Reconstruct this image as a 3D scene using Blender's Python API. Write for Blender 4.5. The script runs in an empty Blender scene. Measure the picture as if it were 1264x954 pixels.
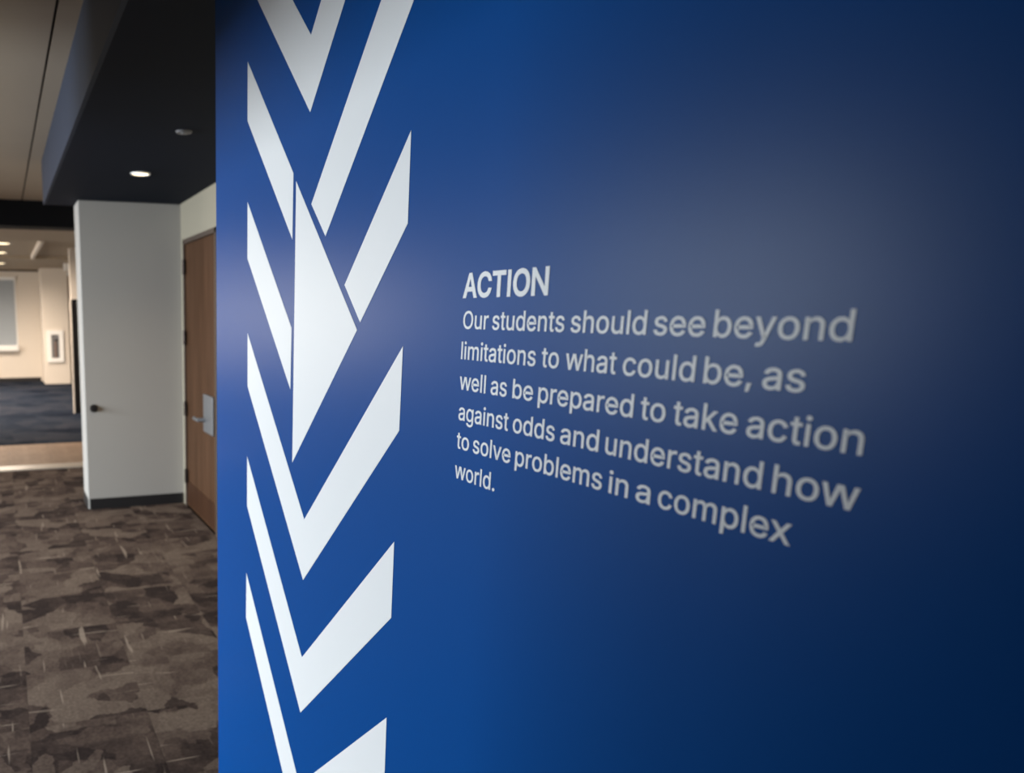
import bpy, bmesh, math, random
import mathutils
from mathutils import geometry
from mathutils import Vector, Matrix

# ------------------------------------------------------------------ camera, light, exposure
SC = bpy.context.scene
COL = SC.collection
EYE = 1.58
cam = bpy.data.cameras.new('camera')
cam.sensor_width = 36.0
cam.lens = 930.0 / 1264.0 * 36.0
cam.shift_x = 342.0 / 1264.0
cam.shift_y = 80.0 / 1264.0
cam.clip_start = 0.02
cam.dof.use_dof = True
cam.dof.focus_distance = 1.17
cam.dof.aperture_fstop = 4.6
cam_ob = bpy.data.objects.new('camera', cam)
COL.objects.link(cam_ob)
cam_ob.location = (0, 0, EYE)
cam_ob.rotation_euler = (math.radians(90 - 10.359), 0, math.radians(-16.942))
SC.camera = cam_ob

SC.view_settings.view_transform = 'Standard'
SC.view_settings.look = 'None'
SC.view_settings.gamma = 1.0
SC.view_settings.use_curve_mapping = False
SC.view_settings.exposure = 0.0

world = bpy.data.worlds.new('world')
SC.world = world
world.use_nodes = True
wb = world.node_tree.nodes['Background']
wb.inputs[0].default_value = (0.62, 0.78, 1.0, 1)
wb.inputs[1].default_value = 1.0

def area(name, loc, rot, sx, sy, power, color, spread=180):
    l = bpy.data.lights.new(name, 'AREA')
    l.shape = 'RECTANGLE'; l.size = sx; l.size_y = sy
    l.energy = power; l.color = color; l.spread = math.radians(spread)
    o = bpy.data.objects.new(name, l); COL.objects.link(o)
    o.location = loc; o.rotation_euler = rot
    return o

# daylight through the near left-wall openings, added warm fill through the far (faces +X)
WIN_NEAR = [(2.4, 4.4), (4.7, 6.1)]
WIN_FAR = [(10.0, 12.6), (13.2, 15.8)]
for (y0, y1), power in zip(WIN_NEAR, (232, 165)):
    area('window_daylight_and_fill', (-4.6, (y0 + y1) / 2, 1.62), (0, math.radians(-60), 0), 1.3, y1 - y0, power, (0.83, 0.92, 1.0), 122)
for y0, y1 in WIN_FAR:
    area('window_daylight_and_fill', (-4.6, (y0 + y1) / 2, 1.55), (0, math.radians(-90), 0), 1.3, y1 - y0, 120, (1.0, 0.88, 0.74))  # warm fill added to wash the far room, from unseen openings

# ------------------------------------------------------------------ helpers
def srgb(r, g, b):
    f = lambda c: (c / 255 / 12.92) if c / 255 <= 0.04045 else ((c / 255 + 0.055) / 1.055) ** 2.4
    return (f(r), f(g), f(b), 1)

def mat(name, color, rough=0.6, spec=0.5, metal=0.0, bump=0.0, bump_scale=200, var=0.0, emit=None, emit_s=0):
    m = bpy.data.materials.new(name); m.use_nodes = True
    nt = m.node_tree; b = nt.nodes['Principled BSDF']
    b.inputs['Base Color'].default_value = color
    b.inputs['Roughness'].default_value = rough
    b.inputs['Specular IOR Level'].default_value = spec
    b.inputs['Metallic'].default_value = metal
    tc = nt.nodes.new('ShaderNodeTexCoord')
    if bump:
        n = nt.nodes.new('ShaderNodeTexNoise'); n.inputs['Scale'].default_value = bump_scale
        n.inputs['Detail'].default_value = 3
        nt.links.new(tc.outputs['Object'], n.inputs['Vector'])
        bp = nt.nodes.new('ShaderNodeBump'); bp.inputs['Strength'].default_value = bump
        bp.inputs['Distance'].default_value = 0.002
        nt.links.new(n.outputs['Fac'], bp.inputs['Height'])
        nt.links.new(bp.outputs['Normal'], b.inputs['Normal'])
    if var:
        n = nt.nodes.new('ShaderNodeTexNoise'); n.inputs['Scale'].default_value = 2.5
        n.inputs['Detail'].default_value = 4
        nt.links.new(tc.outputs['Object'], n.inputs['Vector'])
        mx = nt.nodes.new('ShaderNodeMix'); mx.data_type = 'RGBA'
        mx.inputs['A'].default_value = [c * (1 - var) for c in color[:3]] + [1]
        mx.inputs['B'].default_value = [min(1, c * (1 + var)) for c in color[:3]] + [1]
        nt.links.new(n.outputs['Fac'], mx.inputs['Factor'])
        nt.links.new(mx.outputs['Result'], b.inputs['Base Color'])
    if emit:
        b.inputs['Emission Color'].default_value = emit
        b.inputs['Emission Strength'].default_value = emit_s
    return m

def wood(name, c1, c2, axis_scale, rough=0.45):
    m = bpy.data.materials.new(name); m.use_nodes = True
    nt = m.node_tree; b = nt.nodes['Principled BSDF']
    tc = nt.nodes.new('ShaderNodeTexCoord'); mp = nt.nodes.new('ShaderNodeMapping')
    mp.inputs['Scale'].default_value = axis_scale
    n = nt.nodes.new('ShaderNodeTexNoise'); n.inputs['Scale'].default_value = 3; n.inputs['Detail'].default_value = 6
    n.inputs['Distortion'].default_value = 0.6
    cr = nt.nodes.new('ShaderNodeValToRGB')
    cr.color_ramp.elements[0].position = 0.3; cr.color_ramp.elements[0].color = c1
    cr.color_ramp.elements[1].position = 0.7; cr.color_ramp.elements[1].color = c2
    nt.links.new(tc.outputs['Object'], mp.inputs['Vector']); nt.links.new(mp.outputs['Vector'], n.inputs['Vector'])
    nt.links.new(n.outputs['Fac'], cr.inputs['Fac']); nt.links.new(cr.outputs['Color'], b.inputs['Base Color'])
    b.inputs['Roughness'].default_value = rough
    b.inputs['Specular IOR Level'].default_value = 0.5 if rough < 0.5 else 0.12
    return m

def carpet(name, dark, mid, light, streak, scale=1.0, amount=1.0):
    """blocky woven patches with thin pale scratches, in tile space"""
    m = bpy.data.materials.new(name); m.use_nodes = True
    nt = m.node_tree; N = nt.nodes; Lk = nt.links.new
    b = N['Principled BSDF']; b.inputs['Roughness'].default_value = 0.95
    b.inputs['Specular IOR Level'].default_value = 0.03
    tc = N.new('ShaderNodeTexCoord'); oi = N.new('ShaderNodeObjectInfo')
    mul = N.new('ShaderNodeMath'); mul.operation = 'MULTIPLY'; mul.inputs[1].default_value = 37.0
    Lk(oi.outputs['Random'], mul.inputs[0])
    add = N.new('ShaderNodeVectorMath'); add.operation = 'ADD'
    Lk(tc.outputs['Object'], add.inputs[0]); Lk(mul.outputs[0], add.inputs[1])
    # wobble so that block edges are ragged
    wn = N.new('ShaderNodeTexNoise'); wn.inputs['Scale'].default_value = 22; wn.inputs['Detail'].default_value = 8
    Lk(add.outputs[0], wn.inputs['Vector'])
    wv = N.new('ShaderNodeVectorMath'); wv.operation = 'SCALE'; wv.inputs['Scale'].default_value = 0.055
    Lk(wn.outputs['Color'], wv.inputs[0])
    av = N.new('ShaderNodeVectorMath'); av.operation = 'ADD'
    Lk(add.outputs[0], av.inputs[0]); Lk(wv.outputs[0], av.inputs[1])
    def vor(sc, sx, sy):
        mp = N.new('ShaderNodeMapping'); mp.inputs['Scale'].default_value = (sx, sy, 0)
        Lk(av.outputs[0], mp.inputs['Vector'])
        v = N.new('ShaderNodeTexVoronoi'); v.distance = 'CHEBYCHEV'; v.inputs['Scale'].default_value = sc * scale
        v.voronoi_dimensions = '2D'
        Lk(mp.outputs[0], v.inputs['Vector'])
        s = N.new('ShaderNodeSeparateColor'); Lk(v.outputs['Color'], s.inputs[0])
        return s.outputs[0]
    a = vor(4.6, 1.0, 1.4); c = vor(8, 1.5, 0.75)
    nz = N.new('ShaderNodeTexNoise'); nz.inputs['Scale'].default_value = 5 * scale; nz.inputs['Detail'].default_value = 8
    nz.inputs['Roughness'].default_value = 0.75
    Lk(av.outputs[0], nz.inputs['Vector'])
    def mth(op, x, y):
        q = N.new('ShaderNodeMath'); q.operation = op
        for i, z in enumerate((x, y)):
            if isinstance(z, (int, float)): q.inputs[i].default_value = z
            else: Lk(z, q.inputs[i])
        return q.outputs[0]
    t = mth('ADD', mth('ADD', mth('MULTIPLY', a, 0.42), mth('MULTIPLY', c, 0.22)), mth('MULTIPLY', nz.outputs['Fac'], 0.5))
    cr = N.new('ShaderNodeValToRGB'); e = cr.color_ramp.elements
    e[0].position = 0.36; e[0].color = dark; e[1].position = 0.78; e[1].color = light
    k = e.new(0.53); k.color = mid
    Lk(t, cr.inputs['Fac'])
    # fine pile variation
    fn = N.new('ShaderNodeTexNoise'); fn.inputs['Scale'].default_value = 75; fn.inputs['Detail'].default_value = 5
    Lk(add.outputs[0], fn.inputs['Vector'])
    fm = N.new('ShaderNodeMix'); fm.data_type = 'RGBA'; fm.blend_type = 'MULTIPLY'; fm.inputs['Factor'].default_value = 0.45
    fr = N.new('ShaderNodeMapRange'); fr.inputs['From Min'].default_value = 0.3; fr.inputs['From Max'].default_value = 0.7
    fr.inputs['To Min'].default_value = 0.45; fr.inputs['To Max'].default_value = 1.5
    Lk(fn.outputs['Fac'], fr.inputs['Value'])
    Lk(cr.outputs['Color'], fm.inputs['A']); Lk(fr.outputs[0], fm.inputs['B'])
    # scratches: thin stretched noise ridges in two directions
    prev = fm.outputs['Result']
    for sx, sy, thr in ((1.5, 26, 0.695), (24, 1.8, 0.700)):
        mp = N.new('ShaderNodeMapping'); mp.inputs['Scale'].default_value = (sx, sy, 1)
        mp.inputs['Rotation'].default_value = (0, 0, 0.25 if sx < sy else -0.12)
        Lk(add.outputs[0], mp.inputs['Vector'])
        sn = N.new('ShaderNodeTexNoise'); sn.inputs['Scale'].default_value = 1.6; sn.inputs['Detail'].default_value = 1.5
        Lk(mp.outputs[0], sn.inputs['Vector'])
        mr = N.new('ShaderNodeMapRange'); mr.inputs['From Min'].default_value = thr; mr.inputs['From Max'].default_value = thr + 0.04
        mr.inputs['To Max'].default_value = 0.75 * amount
        Lk(sn.outputs['Fac'], mr.inputs['Value'])
        mx = N.new('ShaderNodeMix'); mx.data_type = 'RGBA'
        mx.inputs['B'].default_value = streak
        Lk(mr.outputs[0], mx.inputs['Factor']); Lk(prev, mx.inputs['A'])
        prev = mx.outputs['Result']
    Lk(prev, b.inputs['Base Color'])
    bp = N.new('ShaderNodeBump'); bp.inputs['Strength'].default_value = 0.5; bp.inputs['Distance'].default_value = 0.002
    Lk(fn.outputs['Fac'], bp.inputs['Height']); Lk(bp.outputs['Normal'], b.inputs['Normal'])
    return m

M = dict(
    blue=mat('blue_wall_paint', (0.0, 0.062, 0.258, 1), 0.33, 0.13, bump=0.04, bump_scale=260),
    vinyl=mat('white_vinyl', (0.82, 0.82, 0.81, 1), 0.42, 0.4),
    white=mat('white_wall_paint', (0.45, 0.425, 0.39, 1), 0.6, 0.3, bump=0.05, bump_scale=150, var=0.02),
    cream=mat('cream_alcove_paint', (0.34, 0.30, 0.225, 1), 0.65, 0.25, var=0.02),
    far_white=mat('cream_wall_paint', (0.72, 0.655, 0.58, 1), 0.7, 0.3, var=0.02),
    ceil=mat('warm_ceiling_paint', (0.40, 0.335, 0.26, 1), 0.8, 0.2, var=0.03),
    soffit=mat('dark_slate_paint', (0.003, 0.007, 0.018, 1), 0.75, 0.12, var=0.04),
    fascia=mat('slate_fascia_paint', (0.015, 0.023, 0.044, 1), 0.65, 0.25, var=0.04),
    header=mat('black_header_paint', (0.006, 0.006, 0.007, 1), 0.7, 0.15),
    rubber=mat('black_rubber_base', (0.018, 0.017, 0.018, 1), 0.5, 0.4),
    trimmetal=mat('pale_threshold', (0.40, 0.33, 0.26, 1), 0.35, 0.5),
    tan=wood('tan_plank_floor', (0.20, 0.125, 0.078, 1), (0.28, 0.185, 0.12, 1), (3, 0.6, 1), 0.6),
    door=wood('walnut_veneer', (0.056, 0.026, 0.012, 1), (0.092, 0.044, 0.022, 1), (6, 6, 0.5), 0.6),
    kick=wood('dark_walnut', (0.035, 0.014, 0.007, 1), (0.06, 0.026, 0.012, 1), (6, 6, 0.5), 0.6),
    frame=mat('dark_bronze_frame', (0.075, 0.05, 0.036, 1), 0.45, 0.5),
    bronze=mat('bronze_hinge', (0.05, 0.035, 0.028, 1), 0.4, 0.5, metal=0.7),
    steel=mat('brushed_steel', (0.42, 0.44, 0.47, 1), 0.35, 0.5, metal=0.9),
    black=mat('black_plastic', (0.012, 0.011, 0.012, 1), 0.4, 0.5),
    blind=mat('grey_roller_blind', (0.36, 0.40, 0.44, 1), 0.8, 0.2, var=0.04),
    sill=mat('white_sill', (0.86, 0.86, 0.85, 1), 0.4, 0.4),
    glass=mat('window_glass', (0.5, 0.6, 0.65, 1), 0.05, 0.6),
    navy=mat('navy_paint', (0.05, 0.055, 0.10, 1), 0.6, 0.3),
    lamp=mat('lit_lens', (1, 0.9, 0.7, 1), 0.5, 0.2, emit=(1.0, 0.80, 0.50, 1), emit_s=3.0),
    red=mat('dull_red_cylinder', (0.20, 0.12, 0.09, 1), 0.4, 0.5),
    grey=mat('grey_cover_plate', (0.20, 0.20, 0.21, 1), 0.5, 0.4),
)
M['carpet'] = carpet('brown_patch_carpet', srgb(52, 43, 40), srgb(82, 68, 61), srgb(108, 93, 82), srgb(160, 142, 126), 1.0, 0.8)
M['blue_carpet'] = carpet('blue_grey_carpet', srgb(20, 26, 38), srgb(32, 39, 51), srgb(48, 51, 60), srgb(60, 64, 72), 0.35, 0.3)

def link(name, me, m, parent=None, loc=None):
    o = bpy.data.objects.new(name, me)
    if m is not None and not me.materials: me.materials.append(m)
    COL.objects.link(o)
    if parent is not None: o.parent = parent
    if loc is not None: o.location = loc
    return o

def finish(bm, name):
    bmesh.ops.recalc_face_normals(bm, faces=bm.faces)
    me = bpy.data.meshes.new(name); bm.to_mesh(me); bm.free(); return me

def add_box(bm, a, b, bevel=0.0):
    r = bmesh.ops.create_cube(bm, size=1)
    vs = r['verts']
    for v in vs:
        v.co = Vector([(a[i] + b[i]) / 2 + v.co[i] * (b[i] - a[i]) for i in range(3)])
    if bevel:
        es = list({e for v in vs for e in v.link_edges})
        bmesh.ops.bevel(bm, geom=es, offset=bevel, segments=2, affect='EDGES', profile=0.5)

def add_cyl(bm, c, axis, r, depth, seg=24, r2=None, bevel=0.0):
    q = {'X': Matrix.Rotation(math.pi / 2, 4, 'Y'), 'Y': Matrix.Rotation(-math.pi / 2, 4, 'X'), 'Z': Matrix.Identity(4)}[axis]
    bmesh.ops.create_cone(bm, cap_ends=True, segments=seg, radius1=r, radius2=r if r2 is None else r2, depth=depth,
                          matrix=Matrix.Translation(c) @ q)

def add_ring(bm, c, r0, r1, h, seg=32):
    """flat ring in the XY plane, hanging below z=c.z by h"""
    lo, hi = [], []
    prof = [(r1, 0), (r1 - 0.15 * (r1 - r0), -h), (r0, -h * 0.8), (r0, 0)]
    rings = []
    for r, z in prof:
        rings.append([bm.verts.new((c[0] + r * math.cos(2 * math.pi * k / seg), c[1] + r * math.sin(2 * math.pi * k / seg), c[2] + z)) for k in range(seg)])
    for i in range(4):
        A, B = rings[i], rings[(i + 1) % 4]
        for k in range(seg):
            bm.faces.new((A[k], A[(k + 1) % seg], B[(k + 1) % seg], B[k]))

def boxes(name, m, lst, parent=None, loc=None, bevel=0.0):
    bm = bmesh.new()
    for a, b in lst: add_box(bm, a, b, bevel)
    return link(name, finish(bm, name), m, parent, loc)

def struct(o):
    o['kind'] = 'structure'; return o

def empty(name, loc, label=None, cat=None, group=None, kind=None):
    o = bpy.data.objects.new(name, None); COL.objects.link(o); o.location = loc
    o.empty_display_size = 0.1
    return tag(o, label, cat, group, kind)

def tag(o, label=None, cat=None, group=None, kind=None):
    for k, v in (('label', label), ('category', cat), ('group', group), ('kind', kind)):
        if v: o[k] = v
    return o

# ------------------------------------------------------------------ setting
CZ = 2.76           # main ceiling
SZ = EYE + 0.852    # soffit underside
X0, X1 = -4.5, 1.4
# floors
struct(boxes('floor', M['rubber'], [((X0, -3.2, -0.20), (3.2, 19.2, -0.012))]))
flr = bpy.data.objects['floor']
flr['label'] = 'floor slab under the brown patchwork carpet'
# brown carpet: plain roll away from the view, single tiles where the view falls
random.seed(4)
T = 0.46
bm = bmesh.new(); add_box(bm, (0.0003, 0.0003, -0.012), (T - 0.0003, T - 0.0003, 0.0), 0.0006)
tile_me = finish(bm, 'carpet_tile'); tile_me.transform(Matrix.Translation((-T / 2, -T / 2, 0)))
tile_me.materials.append(M['carpet'])
ox, oy = X1 - 6 * T, 7.85 - 14 * T
for i in range(6):
    for j in range(14):
        o = link('carpet_tile', tile_me, None, flr, (ox + (i + 0.5) * T, oy + (j + 0.5) * T, 0))
        o.rotation_euler = (0, 0, (math.pi / 2) * ((i + j) % 2))
boxes('carpet', M['carpet'], [((X0, -3.0, -0.012), (X1, oy, 0)), ((X0, oy, -0.012), (ox, 7.85, 0))], flr)
# threshold, tan planks, blue carpet
struct(boxes('trim_1', M['trimmetal'], [((X0, 7.85, -0.012), (X1 + 1.8, 8.08, 0.012))], bevel=0.004))
planks = struct(boxes('floor.001', M['rubber'], [((X0, 8.08, -0.012), (3.2, 9.45, -0.006))]))
planks['label'] = 'tan plank strip across the opening to the far room'
k = 0
x = X0
while x < 2.2:
    w = 0.9
    for r in range(4):
        y = 8.08 + r * 0.3425
        xs = x + (0.45 if r % 2 else 0)
        boxes('plank', M['tan'], [((-w / 2 + 0.002, 0.002, -0.006), (w / 2 - 0.002, 0.3405, 0.0))], planks, (xs + w / 2, y, 0), 0.001)
    x += w
struct(boxes('floor.002', M['blue_carpet'], [((X0, 9.45, -0.012), (3.2, 19.2, 0))]))['label'] = 'blue grey carpet of the far room'

# right wall: blue feature wall, its mass, alcove wall with door, partition
struct(boxes('wall_right', M['blue'], [((0.55, -3.0, 0), (0.70, 1.976, SZ))], bevel=0.002))
bpy.data.objects['wall_right']['label'] = 'royal blue painted wall carrying the white graphic and lettering'
DY0, DY1, DTOP = 5.02, 5.99, 2.15
struct(boxes('wall_right_rear', M['cream'], [
    ((X1, 1.0, 0), (X1 + 0.15, DY0, SZ)), ((X1, DY1, 0), (X1 + 0.15, 6.08, SZ)), ((X1, DY0, DTOP), (X1 + 0.15, DY1, SZ))]))
struct(boxes('wall_partition', M['white'], [((0.6, 6.08, 0.0), (3.2, 6.42, SZ))], bevel=0.006))
bpy.data.objects['wall_partition']['label'] = 'white end wall facing the viewer with a black rubber base'
struct(boxes('baseboard_partition', M['rubber'], [((0.612, 6.070, 0.0), (1.39, 6.0795, 0.088)), ((0.594, 6.09, 0.0), (0.5995, 6.40, 0.088))], bevel=0.001))
struct(boxes('baseboard_right', M['rubber'], [((X1 - 0.008, 2.0, 0.0), (X1 - 0.0005, DY0 - 0.06, 0.088))]))
# other walls
ws = []
ys = [-3.0] + [v for w in WIN_NEAR + WIN_FAR for v in w] + [19.2]
for i in range(0, len(ys), 2): ws.append(((X0 - 0.2, ys[i], 0), (X0, ys[i + 1], 3.4)))
for y0, y1 in WIN_NEAR + WIN_FAR:
    ws.append(((X0 - 0.2, y0, 0), (X0, y1, 0.95))); ws.append(((X0 - 0.2, y0, 2.30), (X0, y1, 3.4)))
struct(boxes('wall_left', M['white'], ws))
# unseen blockers added to darken the top and near end of the blue wall
struct(boxes('wall_light_blocker', M['navy'], [((-0.90, -3.0, 0), (-0.72, 1.19, SZ))]))  # added out of view, shades the near end of the blue wall
struct(boxes('wall_shade_beam', M['navy'], [((-0.90, 1.30, 1.99), (-0.72, 3.6, CZ))]))  # added beam out of view, keeps window light off the wall top
struct(boxes('ceiling_light_blocker', M['soffit'], [((X0, -3.0, SZ), (0.38, 1.75, SZ + 0.3))]))  # added dark slab overhead, reduces light on the upper wall
struct(boxes('wall_back', M['white'], [((X0 - 0.2, -3.2, 0), (3.2, -3.0, 3.4))]))
struct(boxes('wall_far', M['far_white'], [((X0 - 0.2, 18.55, 0), (3.4, 18.75, 3.4))]))
struct(boxes('wall_outer', M['far_white'], [((3.2, -3.2, 0), (3.4, 18.55, 3.4))]))
# ceilings
struct(boxes('ceiling', M['ceil'], [((X0 - 0.2, -3.2, CZ), (0.262, 8.6, CZ + 0.1)), ((0.275, -3.2, CZ), (0.362, 8.6, CZ + 0.1)), ((0.362, 6.45, CZ), (3.2, 8.6, CZ + 0.1))]))
bpy.data.objects['ceiling']['label'] = 'warm off white main ceiling with a narrow border strip'
struct(boxes('trim_2', M['header'], [((0.262, -3.2, CZ + 0.012), (0.275, 8.6, CZ + 0.03))]))['label'] = 'dark shadow gap beside the ceiling border strip'
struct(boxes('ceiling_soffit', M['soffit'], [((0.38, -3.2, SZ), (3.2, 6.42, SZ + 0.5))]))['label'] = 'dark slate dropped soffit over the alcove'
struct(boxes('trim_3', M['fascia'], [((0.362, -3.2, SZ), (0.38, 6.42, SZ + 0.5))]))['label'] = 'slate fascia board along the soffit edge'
boxes_h = struct(boxes('wall_header', M['header'], [((X0, 8.6, 2.495), (3.2, 8.95, 3.4))])); boxes_h['label'] = 'black header beam over the far opening'
FZ = 2.573
struct(boxes('ceiling_far', M['ceil'], [((X0 - 0.2, 8.95, FZ + 0.06), (3.2, 18.75, FZ + 0.16)), ((X0, 8.95, FZ), (3.2, 11.2, FZ + 0.06)), ((X0, 14.8, FZ), (3.2, 18.55, FZ + 0.06))]))
struct(boxes('trim_4', M['frame'], [((X0, 18.47, 2.535), (0.86, 18.55, 2.573))]))['label'] = 'brown shadow line where far wall meets ceiling'
struct(boxes('baseboard_far', M['rubber'], [((X0, 18.53, 0), (0.82, 18.55, 0.09))]))
struct(boxes('wall_column', M['far_white'], [((0.86, 17.6, 0), (1.44, 18.55, FZ))], bevel=0.01))['label'] = 'cream column projecting from the far wall'
struct(boxes('wall_far_side', M['far_white'], [((1.05, 12.27, 1.80), (1.16, 12.42, FZ)), ((1.15, 12.27, 0), (3.2, 12.42, FZ))]))
d2 = struct(boxes('door_2', M['black'], [((1.055, 12.29, 0.0), (1.15, 12.34, 1.80))], bevel=0.003))
d2['label'] = 'dark narrow door edge beyond the white end wall'
boxes('door_frame', M['far_white'], [((1.035, 12.27, 0), (1.055, 12.36, 1.80))], d2)

# far window with blind
w1 = struct(empty('window_1', (-0.45, 18.55, 1.58))); w1['label'] = 'window with a grey blind on the far wall'
boxes('window_frame', M['sill'], [((-0.78, -0.05, 0.76), (0.79, 0.0, 0.83)), ((-0.78, -0.05, -0.80), (-0.74, 0, 0.76)), ((0.755, -0.02, -0.80), (0.79, 0, 0.76))], w1)
boxes('blind', M['blind'], [((-0.74, -0.03, -0.72), (0.755, -0.018, 0.76))], w1)
boxes('pane', M['glass'], [((-0.74, -0.012, -0.78), (0.755, -0.004, 0.76))], w1)
boxes('window_sill', M['sill'], [((-0.80, -0.16, -0.87), (0.80, 0.0, -0.73))], w1, bevel=0.03)
n = 2
for y0, y1 in WIN_NEAR + WIN_FAR:
    e = struct(empty('window_%d' % n, (X0 - 0.1, (y0 + y1) / 2, 1.625))); n += 1
    h = (y1 - y0) / 2
    boxes('window_frame', M['sill'], [((-0.04, -h, -0.675), (0.04, h, -0.635)), ((-0.04, -h, 0.635), (0.04, h, 0.675)),
          ((-0.04, -h, -0.635), (0.04, -h + 0.04, 0.635)), ((-0.04, h - 0.04, -0.635), (0.04, h, 0.635)), ((-0.03, -0.02, -0.635), (0.03, 0.02, 0.635))], e)

# ------------------------------------------------------------------ door in the alcove
d = struct(empty('door_1', (X1, (DY0 + DY1) / 2, 0))); d['label'] = 'brown wooden door with steel hardware in the alcove wall'
cy = (DY0 + DY1) / 2
def dbox(name, m, lst, bevel=0.0):
    return boxes(name, m, [((a[0], a[1] - cy, a[2]), (b[0], b[1] - cy, b[2])) for a, b in lst], d, bevel=bevel)
dbox('door_frame', M['frame'], [((-0.008, DY1 - 0.035, 0), (0.10, DY1, DTOP)), ((-0.008, DY0, 0), (0.10, DY0 + 0.035, DTOP)), ((-0.008, DY0, DTOP - 0.035), (0.10, DY1, DTOP))], 0.002)
leaf = dbox('door_leaf', M['door'], [((0.006, DY0 + 0.038, 0.012), (0.05, DY1 - 0.038, DTOP - 0.038))], 0.002)
dbox('kick_plate', M['kick'], [((0.001, DY0 + 0.05, 0.03), (0.0058, DY1 - 0.045, 0.22))], 0.001)
for z in (0.26, 0.82, 1.39, 1.94):
    bm = bmesh.new(); add_cyl(bm, (-0.012, 0, 0), 'Z', 0.011, 0.115, 12)
    add_box(bm, (-0.010, -0.035, -0.055), (-0.0085, 0.03, 0.055))
    link('hinge', finish(bm, 'hinge'), M['bronze'], d, (0, DY1 - 0.037 - cy, z))
bm = bmesh.new(); add_box(bm, (-0.012, -0.14, -0.14), (0.0055, 0.125, 0.14), 0.006)
pl = link('lock_plate', finish(bm, 'lock_plate'), M['steel'], d, (0, 5.24 - cy, 0.86))
bm = bmesh.new(); add_cyl(bm, (-0.035, 0, 0), 'X', 0.016, 0.05, 16); add_box(bm, (-0.07, -0.012, -0.012), (-0.05, 0.13, 0.012), 0.005)
link('lever_handle', finish(bm, 'lever_handle'), M['steel'], d, (0, 5.33 - cy, 0.81))

# ------------------------------------------------------------------ wall graphic (white vinyl chevrons)
XW = 0.55
def extrude_poly(pts, t):
    """pts: (y, z) on the wall; plate of thickness t standing proud of the wall, towards -X"""
    bm = bmesh.new()
    f = [bm.verts.new((-t, y, z)) for y, z in pts]
    b = [bm.verts.new((0, y, z)) for y, z in pts]
    n = len(pts)
    tris = mathutils.geometry.tessellate_polygon([[Vector((y, z, 0)) for y, z in pts]])
    for t in tris:
        bm.faces.new([f[i] for i in t]); bm.faces.new([b[i] for i in reversed(t)])
    for i in range(n): bm.faces.new((f[i], b[i], b[(i + 1) % n], f[(i + 1) % n]))
    return finish(bm, 'stripe')
YL, YR, YC = 1.705, 0.976, 1.338
gr = empty('wall_graphic', (XW - 0.0002, 1.34, EYE), 'tall white chevron and arrow graphic on the blue wall, left of the lettering', 'wall graphic')
stripes = [
    [(YL, .836), (YL, .711), (1.340, .356), (YR, .711), (YR, .836), (1.342, .485)],
    [(1.327, .196), (1.260, .133), (YR, .419), (YR, .548)],
    [(1.707, .548), (1.707, .424), (1.420, .142), (1.419, .265)],
    [(YL, .250), (YL, .125), (1.420, -.151), (1.418, -.028)],
    [(1.404, .248), (1.404, -.298), (1.125, -.026)],
    [(YR, .247), (.975, .124), (1.115, -.014), (1.177, .047)],
    [(1.702, -.045), (1.701, -.170), (1.336, -.525), (.976, -.169), (.975, -.046), (1.335, -.399)],
    [(1.703, -.339), (1.702, -.463), (1.338, -.814), (.978, -.461), (.978, -.339), (1.335, -.690)],
    [(1.706, -.635), (1.708, -.754), (1.338, -1.108), (.979, -.752), (.980, -.629), (1.338, -.978)],
]
for s in stripes:
    link('stripe', extrude_poly([(y - 1.34, z) for y, z in s], 0.0003), M['vinyl'], gr)

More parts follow.
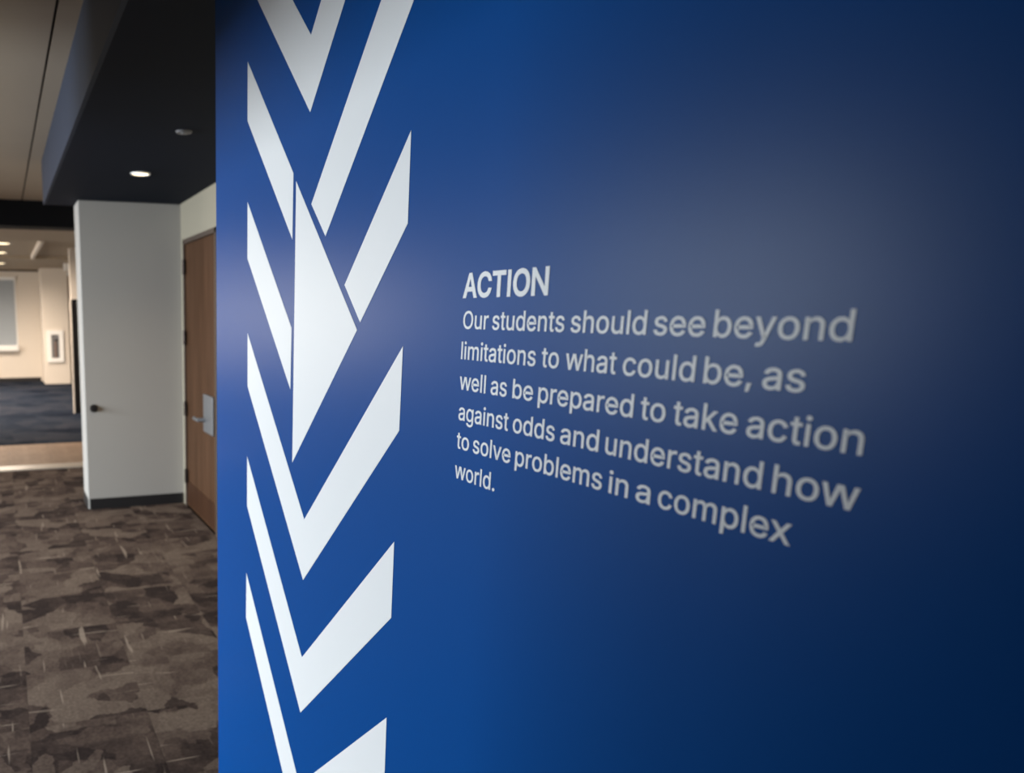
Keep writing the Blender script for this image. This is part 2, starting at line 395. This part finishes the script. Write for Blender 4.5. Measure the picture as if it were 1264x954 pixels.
# ------------------------------------------------------------------ lettering
GL = {
 ',': (188, [[42,-80,62,71,130,71,88,-80]]),
 '.': (188, [[95,-4,78,-1,63,9,53,24,50,41,53,59,63,73,78,83,95,87,113,83,128,73,138,59,141,41,138,24,128,9,113,-1]]),
 'A': (480, [[16,0,201,509,276,509,463,0,395,0,345,142,133,142,85,0],[154,199,326,199,239,455]]),
 'C': (510, [[267,-7,225,-3,186,7,150,25,119,49,92,79,70,115,53,157,44,203,40,254,44,305,53,352,70,393,92,429,119,459,150,484,186,501,225,512,267,516,340,504,402,471,448,418,459,397,467,373,473,348,408,348,389,395,357,428,315,449,267,456,237,453,209,445,184,432,161,414,141,391,125,364,113,332,106,295,103,254,106,213,113,177,125,145,141,117,161,94,184,76,210,63,237,56,267,53,315,60,357,81,389,114,408,160,473,160,467,135,459,112,448,91,402,38,341,5]]),
 'I': (201, [[70,0,70,509,131,509,131,0]]),
 'N': (523, [[53,0,53,509,112,509,411,105,411,509,472,509,472,0,413,0,114,404,114,0]]),
 'O': (533, [[267,-7,225,-3,186,7,150,25,119,49,92,79,70,115,53,157,44,203,40,254,44,305,53,352,70,393,92,429,119,459,150,484,186,501,225,512,267,516,309,512,348,501,384,484,415,459,442,429,464,393,480,352,490,305,493,254,490,203,480,157,464,115,442,79,415,49,384,25,348,7,309,-3],[267,53,296,55,324,63,349,76,372,94,392,116,408,144,420,176,428,213,430,254,428,295,420,332,408,365,392,392,372,415,349,433,324,446,296,453,267,456,237,453,210,445,184,433,161,415,142,392,125,364,113,332,106,295,103,254,106,213,113,176,125,144,142,117,161,94,184,76,210,63,237,55]]),
 'T': (449, [[32,452,32,509,417,509,417,452,257,452,257,0,193,0,193,452]]),
 'a': (389, [[160,-9,137,-7,115,-3,94,5,76,15,60,29,48,45,38,63,32,84,30,108,32,128,36,146,43,161,58,179,78,193,125,211,178,220,234,227,265,235,273,243,276,255,276,257,273,279,267,297,256,311,240,322,196,331,149,322,118,301,100,274,41,291,51,313,64,331,79,346,95,358,114,368,133,375,194,384,239,379,286,360,300,350,312,336,322,320,330,301,335,278,337,251,337,0,277,0,277,52,272,52,252,25,215,1],[170,45,192,47,211,51,228,59,242,68,254,80,263,93,272,115,276,138,276,190,259,182,231,176,200,171,175,168,134,159,103,139,95,124,92,105,94,87,102,72,114,61,130,52]]),
 'b': (424, [[229,-8,208,-7,189,-3,172,4,138,31,118,59,112,59,112,0,53,0,53,509,114,509,114,319,118,319,137,346,171,373,188,379,207,383,229,384,259,382,287,374,313,361,335,342,354,320,370,293,381,261,388,227,390,189,388,151,381,116,370,84,355,57,336,34,313,16,288,3,260,-6],[220,47,242,49,262,55,279,66,294,80,306,97,316,117,323,139,327,163,328,189,327,215,323,239,316,261,307,281,295,298,280,311,262,322,243,328,220,330,198,328,178,322,161,312,147,299,134,282,125,263,118,241,114,216,113,189,114,162,118,138,125,115,135,95,147,78,162,65,179,55,198,49]]),
 'c': (396, [[207,-8,174,-5,144,3,117,16,93,35,72,58,56,85,44,116,37,150,34,187,37,225,44,260,56,291,72,318,93,341,117,360,144,374,174,382,207,384,260,377,305,356,340,322,362,277,303,262,290,289,270,311,242,325,207,330,184,328,163,321,145,310,130,296,118,278,108,258,96,187,108,117,118,97,130,80,145,66,163,55,184,49,207,46,243,52,271,66,292,89,304,117,363,102,341,56,306,21,261,-1]]),
 'd': (424, [[195,-8,165,-6,137,3,111,16,89,34,70,57,55,84,43,116,36,151,34,189,36,227,43,261,55,293,70,320,89,342,112,361,137,374,165,382,196,384,218,383,237,379,253,373,287,346,306,319,311,319,311,509,372,509,372,0,313,0,313,59,307,59,287,31,252,4,236,-3,217,-7],[205,47,226,49,246,55,263,65,278,78,290,95,299,115,306,138,310,162,312,189,310,216,306,241,300,263,290,282,278,299,263,312,246,322,227,328,205,330,182,328,162,322,145,311,130,298,118,281,108,261,102,239,98,215,96,189,98,163,102,139,109,117,118,97,130,80,145,66,162,55,182,49]]),
 'e': (404, [[212,-8,177,-5,145,3,117,16,92,35,72,58,56,85,44,116,37,150,34,187,36,224,44,258,55,290,71,317,91,340,115,359,142,373,172,382,205,384,266,374,285,366,303,355,319,341,334,324,347,305,357,282,365,256,370,227,371,194,371,169,75,169,75,221,338,221,310,202,308,226,304,248,298,269,288,286,277,301,263,314,246,323,227,328,205,330,183,328,164,323,146,313,131,301,119,286,109,270,102,251,97,231,96,211,96,178,98,151,102,127,110,106,121,88,135,73,151,61,169,53,190,48,212,46,254,53,285,73,306,105,365,91,358,72,348,55,335,39,320,26,302,14,283,4,261,-3,237,-7]]),
 'g': (425, [[207,-151,134,-140,82,-110,51,-69,101,-41,122,-66,154,-88,207,-97,236,-95,261,-87,282,-75,298,-58,308,-34,311,-6,311,68,306,68,287,41,252,16,236,10,217,6,195,5,165,7,138,14,113,27,90,43,71,65,55,90,43,120,36,154,34,191,36,229,43,263,55,293,71,320,90,342,112,361,138,374,166,382,196,384,218,383,237,379,253,373,288,346,308,319,313,319,313,379,372,379,372,-9,370,-40,363,-67,350,-90,334,-109,314,-124,291,-136,265,-144,237,-149],[205,59,227,61,246,66,264,75,278,87,290,103,300,121,307,142,311,166,312,193,311,219,307,242,300,264,291,283,279,299,264,312,247,322,227,328,205,330,182,328,163,322,145,312,130,298,118,282,109,262,102,241,98,218,96,193,98,167,102,144,109,123,118,104,131,88,145,76,163,66,183,61]]),
 'h': (410, [[114,227,114,0,53,0,53,509,114,509,114,287,102,287,116,319,132,344,152,362,175,374,200,382,227,384,252,383,275,377,295,369,313,356,328,340,341,321,350,298,355,271,357,240,357,0,296,0,296,235,293,263,286,286,273,304,256,318,235,326,210,329,192,328,176,324,161,317,147,308,136,297,126,283,119,266,115,248]]),
 'i': (167, [[53,0,53,379,114,379,114,0],[84,443,67,446,54,455,44,468,41,483,44,499,54,512,67,521,84,524,100,521,114,512,123,499,126,483,123,468,114,455,100,446]]),
 'k': (381, [[53,0,53,509,114,509,114,208,268,379,345,379,198,219,362,0,288,0,156,175,114,130,114,0]]),
 'l': (167, [[53,0,53,509,114,509,114,0]]),
 'm': (610, [[53,0,53,379,112,379,112,295,108,295,114,314,122,331,132,346,144,358,158,368,172,376,219,386,245,383,268,375,287,361,303,342,314,320,321,295,312,295,318,312,326,329,337,343,350,356,364,366,381,375,398,381,417,385,437,386,458,385,478,380,497,372,514,361,529,346,541,328,550,307,555,283,557,255,557,0,496,0,496,254,493,279,485,298,473,313,456,323,438,329,419,330,395,328,374,320,358,307,345,290,338,270,335,247,335,0,274,0,274,260,272,280,265,297,253,311,238,322,220,328,199,330,178,328,158,320,140,307,126,289,119,274,115,257,114,238,114,0]]),
 'n': (410, [[114,227,114,0,53,0,53,379,112,379,112,287,102,287,116,319,132,344,152,362,175,374,200,382,227,384,252,383,275,377,295,369,313,356,328,340,341,321,350,298,355,271,357,240,357,0,296,0,296,235,293,263,286,286,273,304,256,318,235,326,210,329,192,328,176,324,161,317,147,308,136,297,126,283,119,266,115,248]]),
 'o': (415, [[207,-8,174,-5,144,3,117,16,93,35,72,58,56,85,44,116,37,150,34,187,37,225,44,260,56,291,72,318,93,341,117,360,144,374,174,382,207,384,241,382,271,374,299,360,323,341,343,318,359,291,371,260,379,225,381,187,379,150,371,116,359,85,343,58,323,35,299,16,271,3,241,-5],[207,46,231,49,252,55,270,66,285,80,298,97,307,117,319,187,307,258,298,278,285,296,270,310,252,321,231,328,207,330,184,328,163,321,145,310,130,296,118,278,108,258,96,187,108,117,118,97,130,80,145,66,163,55,184,49]]),
 'p': (424, [[53,-143,53,379,112,379,112,319,118,319,137,346,171,373,188,379,207,383,229,384,259,382,287,374,313,361,335,342,354,320,370,293,381,261,388,227,390,189,388,151,381,116,370,84,355,57,336,34,313,16,288,3,260,-6,229,-8,208,-7,189,-3,173,4,138,31,118,59,114,59,114,-143],[220,47,242,49,262,55,279,66,294,80,306,97,316,117,323,139,327,163,328,189,327,215,323,239,316,261,307,281,295,298,280,311,262,322,243,328,220,330,198,328,178,322,161,312,147,299,134,282,125,263,118,241,114,216,113,189,114,162,118,138,125,115,135,95,147,78,162,65,179,55,198,49]]),
 'r': (259, [[53,0,53,379,112,379,112,321,115,321,124,339,137,354,152,367,171,377,191,383,213,385,229,384,243,384,243,322,230,324,207,326,190,324,174,321,159,315,140,301,126,284,117,262,114,237,114,0]]),
 's': (365, [[182,-8,112,3,93,12,76,24,62,38,50,54,41,73,36,94,94,107,101,87,111,72,124,60,141,52,160,47,181,45,206,47,227,53,244,62,258,74,265,88,268,103,265,121,254,136,237,147,212,155,149,170,118,180,92,192,72,208,58,227,50,249,47,274,49,295,55,314,65,332,79,347,95,360,115,370,137,378,161,383,187,384,212,383,234,379,254,372,271,363,286,352,299,339,324,290,268,277,258,298,243,316,228,325,210,331,187,333,166,331,147,326,131,317,114,299,109,277,112,258,124,243,136,235,152,229,172,223,229,209,261,200,287,187,306,171,320,153,328,131,331,107,329,85,323,65,312,47,298,31,281,18,260,6,236,-2,210,-7]]),
 't': (227, [[136,470,136,379,205,379,205,328,136,328,136,95,140,65,155,51,175,51,195,56,205,6,180,-2,145,-4,105,12,82,50,75,100,75,328,18,328,18,379,75,379,75,470]]),
 'u': (410, [[182,-5,158,-3,135,2,115,11,97,23,82,39,69,59,60,82,54,109,53,139,53,379,114,379,114,144,116,117,124,94,137,75,154,61,175,53,200,50,218,51,234,55,249,62,263,71,274,83,283,97,290,113,295,132,296,153,296,379,357,379,357,0,298,0,298,92,307,92,294,60,277,35,257,17,234,5,209,-3]]),
 'v': (389, [[163,0,17,379,84,379,165,155,187,87,206,21,184,21,203,87,224,155,305,379,371,379,226,0]]),
 'w': (567, [[14,379,80,379,153,95,237,379,330,379,414,95,487,379,553,379,447,0,382,0,283,310,185,0,120,0]]),
 'x': (379, [[15,379,90,379,190,243,290,379,364,379,228,195,370,0,296,0,190,146,83,0,9,0,151,195]]),
 'y': (389, [[47,-139,61,-86,71,-87,104,-89,118,-84,130,-74,151,-36,163,-1,17,379,84,379,165,155,187,87,206,21,184,21,202,87,224,155,305,379,371,379,204,-58,177,-107,159,-124,139,-136,91,-145,65,-143]]),
}
WORDS = [
 ('ACTION', 0.8312, 1.6, 5.78, 0),
 ('Our', 0.8296, 1.5616, 4.45, 1),
 ('students', 0.7702, 1.5616, 4.33, 1),
 ('should', 0.6408, 1.5616, 4.48, 1),
 ('see', 0.5378, 1.5616, 4.6, 1),
 ('beyond', 0.4791, 1.5616, 4.46, 1),
 ('limitations', 0.831, 1.524, 4.33, 2),
 ('to', 0.6797, 1.524, 4.38, 2),
 ('what', 0.6429, 1.524, 4.27, 2),
 ('could', 0.5685, 1.524, 4.45, 2),
 ('be,', 0.4836, 1.524, 4.59, 2),
 ('as', 0.4316, 1.524, 4.59, 2),
 ('well', 0.8289, 1.486, 4.32, 3),
 ('as', 0.7653, 1.486, 4.25, 3),
 ('be', 0.726, 1.486, 4.57, 3),
 ('prepared', 0.6826, 1.486, 4.49, 3),
 ('to', 0.5427, 1.486, 4.53, 3),
 ('take', 0.5072, 1.486, 4.41, 3),
 ('action', 0.4396, 1.486, 4.36, 3),
 ('against', 0.8285, 1.4473, 4.27, 4),
 ('odds', 0.7206, 1.4473, 4.37, 4),
 ('and', 0.6431, 1.4473, 4.63, 4),
 ('understand', 0.5818, 1.4473, 4.37, 4),
 ('how', 0.4147, 1.4473, 4.54, 4),
 ('to', 0.8289, 1.4106, 4.46, 5),
 ('solve', 0.7943, 1.4106, 4.33, 5),
 ('problems', 0.7135, 1.4106, 4.39, 5),
 ('in', 0.5731, 1.4106, 4.84, 5),
 ('a', 0.5395, 1.4106, 5.09, 5),
 ('complex', 0.5147, 1.4106, 4.33, 5),
 ('world.', 0.8292, 1.3718, 4.22, 6),
]

def offset_loop(p, d):
    """grow a clockwise outer outline (and shrink its counter) by d units, with limited mitres"""
    n = len(p); out = []
    for i in range(n):
        a, b, c = Vector(p[i - 1]), Vector(p[i]), Vector(p[(i + 1) % n])
        e1 = (b - a).normalized(); e2 = (c - b).normalized()
        n1 = Vector((-e1.y, e1.x)); n2 = Vector((-e2.y, e2.x))
        m = n1 + n2
        if m.length < 1e-6: m = n1
        m.normalize()
        k = d / max(0.5, m.dot(n1))
        out.append(b + m * k)
    return out

glyph_cache = {}
def glyph(ch, d):
    if (ch, d) in glyph_cache: return glyph_cache[(ch, d)]
    cu = bpy.data.curves.new('letter', 'CURVE'); cu.dimensions = '2D'; cu.fill_mode = 'BOTH'
    for l in GL[ch][1]:
        pts = offset_loop(list(zip(l[0::2], l[1::2])), d)
        sp = cu.splines.new('POLY'); sp.points.add(len(pts) - 1); sp.use_cyclic_u = True
        for q, v in zip(sp.points, pts): q.co = (v.x, v.y, 0, 1)
    cu.extrude = 0.5
    ob = bpy.data.objects.new('letter', cu)
    me = bpy.data.meshes.new_from_object(ob)
    bpy.data.objects.remove(ob); bpy.data.curves.remove(cu)
    # (x, y, z) of the glyph -> (-z, -x, y) on the wall, one unit thick
    for v in me.vertices: v.co = Vector((-(v.co.z + 0.5), -v.co.x, v.co.y))
    me.name = 'letter'; me.materials.clear(); me.materials.append(M['vinyl'])
    glyph_cache[(ch, d)] = me
    return me

head = empty('heading_lettering', (XW - 0.0002, WORDS[0][1], WORDS[0][2]), 'larger bold white capitals reading ACTION above the paragraph on the blue wall', 'lettering')
para = empty('paragraph_lettering', (XW - 0.0002, 0.83, WORDS[1][2]), 'white six line paragraph beginning Our students should see beyond, under the ACTION heading', 'lettering')
for w, y0, z0, s, line in WORDS:
    root = head if line == 0 else para
    sz = (5.42e-5 if line == 0 else 4.17e-5)
    d = 23 if line == 0 else 7
    s *= 1e-5; pen = 0
    for ch in w:
        o = link('letter', glyph(ch, d), None, root)
        o.location = (0, y0 - pen * s - root.location.y, z0 - root.location.z)
        o.scale = (0.0002, s, sz)
        pen += GL[ch][0]

# ------------------------------------------------------------------ fittings
def downlight(loc, r, label, group=None):
    t = empty('downlight', loc, label, 'ceiling light', group)
    bm = bmesh.new(); add_ring(bm, (0, 0, 0), r * 0.8, r, 0.008)
    link('trim_ring', finish(bm, 'trim_ring'), M['sill'], t)
    bm = bmesh.new(); add_cyl(bm, (0, 0, -0.0025), 'Z', r * 0.8, 0.003, 32)
    link('lens', finish(bm, 'lens'), M['lamp'], t)
    return t
dl = downlight((0.865, 4.84, SZ - 0.0005), 0.062, 'small round lit downlight in the dark soffit')
sp = bpy.data.lights.new('downlight_beam', 'SPOT'); sp.energy = 22; sp.color = (1, 0.78, 0.5); sp.spot_size = math.radians(130); sp.spot_blend = 0.8
sp.shadow_soft_size = 0.04
so = bpy.data.objects.new('downlight_beam', sp); COL.objects.link(so); so.location = (0.865, 4.84, SZ - 0.02)

cp = empty('sprinkler_cover', (0.874, 3.70, SZ - 0.0005), 'small round grey unlit cover plate in the dark soffit, nearer than the lit downlight', 'sprinkler')
bm = bmesh.new(); add_cyl(bm, (0, 0, -0.004), 'Z', 0.036, 0.008, 28, 0.040); link('cover_plate', finish(bm, 'cover_plate'), M['grey'], cp)
bm = bmesh.new(); add_cyl(bm, (0, 0, -0.0095), 'Z', 0.014, 0.003, 20); link('center_cap', finish(bm, 'center_cap'), M['steel'], cp)

kb = empty('wall_stop', (0.669, 6.0795, 0.832), 'small round black knob on the white end wall', 'knob')
bm = bmesh.new(); add_cyl(bm, (0, -0.003, 0), 'Y', 0.032, 0.006, 28); link('base_plate', finish(bm, 'base_plate'), M['bronze'], kb)
bm = bmesh.new(); add_cyl(bm, (0, -0.018, 0), 'Y', 0.020, 0.024, 24, 0.024); link('knob', finish(bm, 'knob'), M['black'], kb)

for k, (x, y) in enumerate([(0.06, 12.35), (0.02, 14.2), (-0.01, 16.2)]):
    zc = FZ + (0.06 if 11.2 < y < 14.8 else 0) - 0.0005
    t = downlight((x, y, zc), 0.14 if k < 2 else 0.15, ['nearest of the three warm lights in the far room ceiling', 'middle one of the three warm lights in the far room ceiling', 'farthest of the three warm lights in the far room ceiling'][k], 'warm lights in the far room ceiling')
for y in (11.8, 14.2, 16.2):
    for x in (-0.1, -2.4):
        l = bpy.data.lights.new('far_downlight', 'SPOT'); l.energy = 430; l.color = (1, 0.84, 0.68); l.spot_size = math.radians(174); l.spot_blend = 1.0
        l.shadow_soft_size = 0.1
        o = bpy.data.objects.new('far_downlight', l); COL.objects.link(o); o.location = (x, y, FZ - 0.03)

lf = empty('linear_light', (0.598, 13.0, FZ), 'slim white linear fixture running along the far room ceiling', 'ceiling light')
boxes('housing', M['far_white'], [((-0.03, -1.78, 0.001), (0.03, 1.78, 0.059))], lf, bevel=0.004)
boxes('diffuser', M['far_white'], [((-0.022, -1.76, -0.012), (0.022, 1.76, 0.0008))], lf, bevel=0.003)

em = empty('emergency_light', (1.33, 15.9, FZ), 'small white fitting hanging at the far room ceiling beside the end wall', 'emergency light')
boxes('housing', M['sill'], [((-0.09, -0.06, -0.14), (0.09, 0.06, -0.0005))], em, bevel=0.015)
bm = bmesh.new(); add_cyl(bm, (0.0, -0.075, -0.21), 'Y', 0.05, 0.09, 20, 0.04); add_cyl(bm, (0, -0.03, -0.16), 'Z', 0.012, 0.08, 10)
link('lamp_head', finish(bm, 'lamp_head'), M['sill'], em)

fx = empty('extinguisher_cabinet', (1.125, 17.6, 0.85), 'white framed fire extinguisher cabinet on the cream far column', 'cabinet')
boxes('cabinet_frame', M['sill'], [((-0.18, -0.045, -0.355), (-0.085, -0.0005, 0.355)), ((0.085, -0.045, -0.355), (0.18, -0.0005, 0.355)),
      ((-0.085, -0.045, 0.26), (0.085, -0.0005, 0.355)), ((-0.085, -0.045, -0.355), (0.085, -0.0005, -0.26))], fx, bevel=0.004)
boxes('back_panel', M['grey'], [((-0.085, -0.008, -0.26), (0.085, -0.0005, 0.26))], fx)
ex = empty('fire_extinguisher', (1.125, 17.57, 0.60), 'dark red fire extinguisher inside the white cabinet on the far column', 'fire extinguisher')
bm = bmesh.new(); add_cyl(bm, (0, 0, 0.165), 'Z', 0.02, 0.33, 16); add_cyl(bm, (0, 0, 0.35), 'Z', 0.02, 0.04, 16, 0.008)
link('cylinder', finish(bm, 'cylinder'), M['red'], ex)
bm = bmesh.new(); add_box(bm, (-0.02, -0.02, 0.37), (0.05, 0.006, 0.40), 0.003); add_box(bm, (-0.01, -0.01, 0.40), (0.06, 0.004, 0.412), 0.002)
link('valve_handle', finish(bm, 'valve_handle'), M['black'], ex)
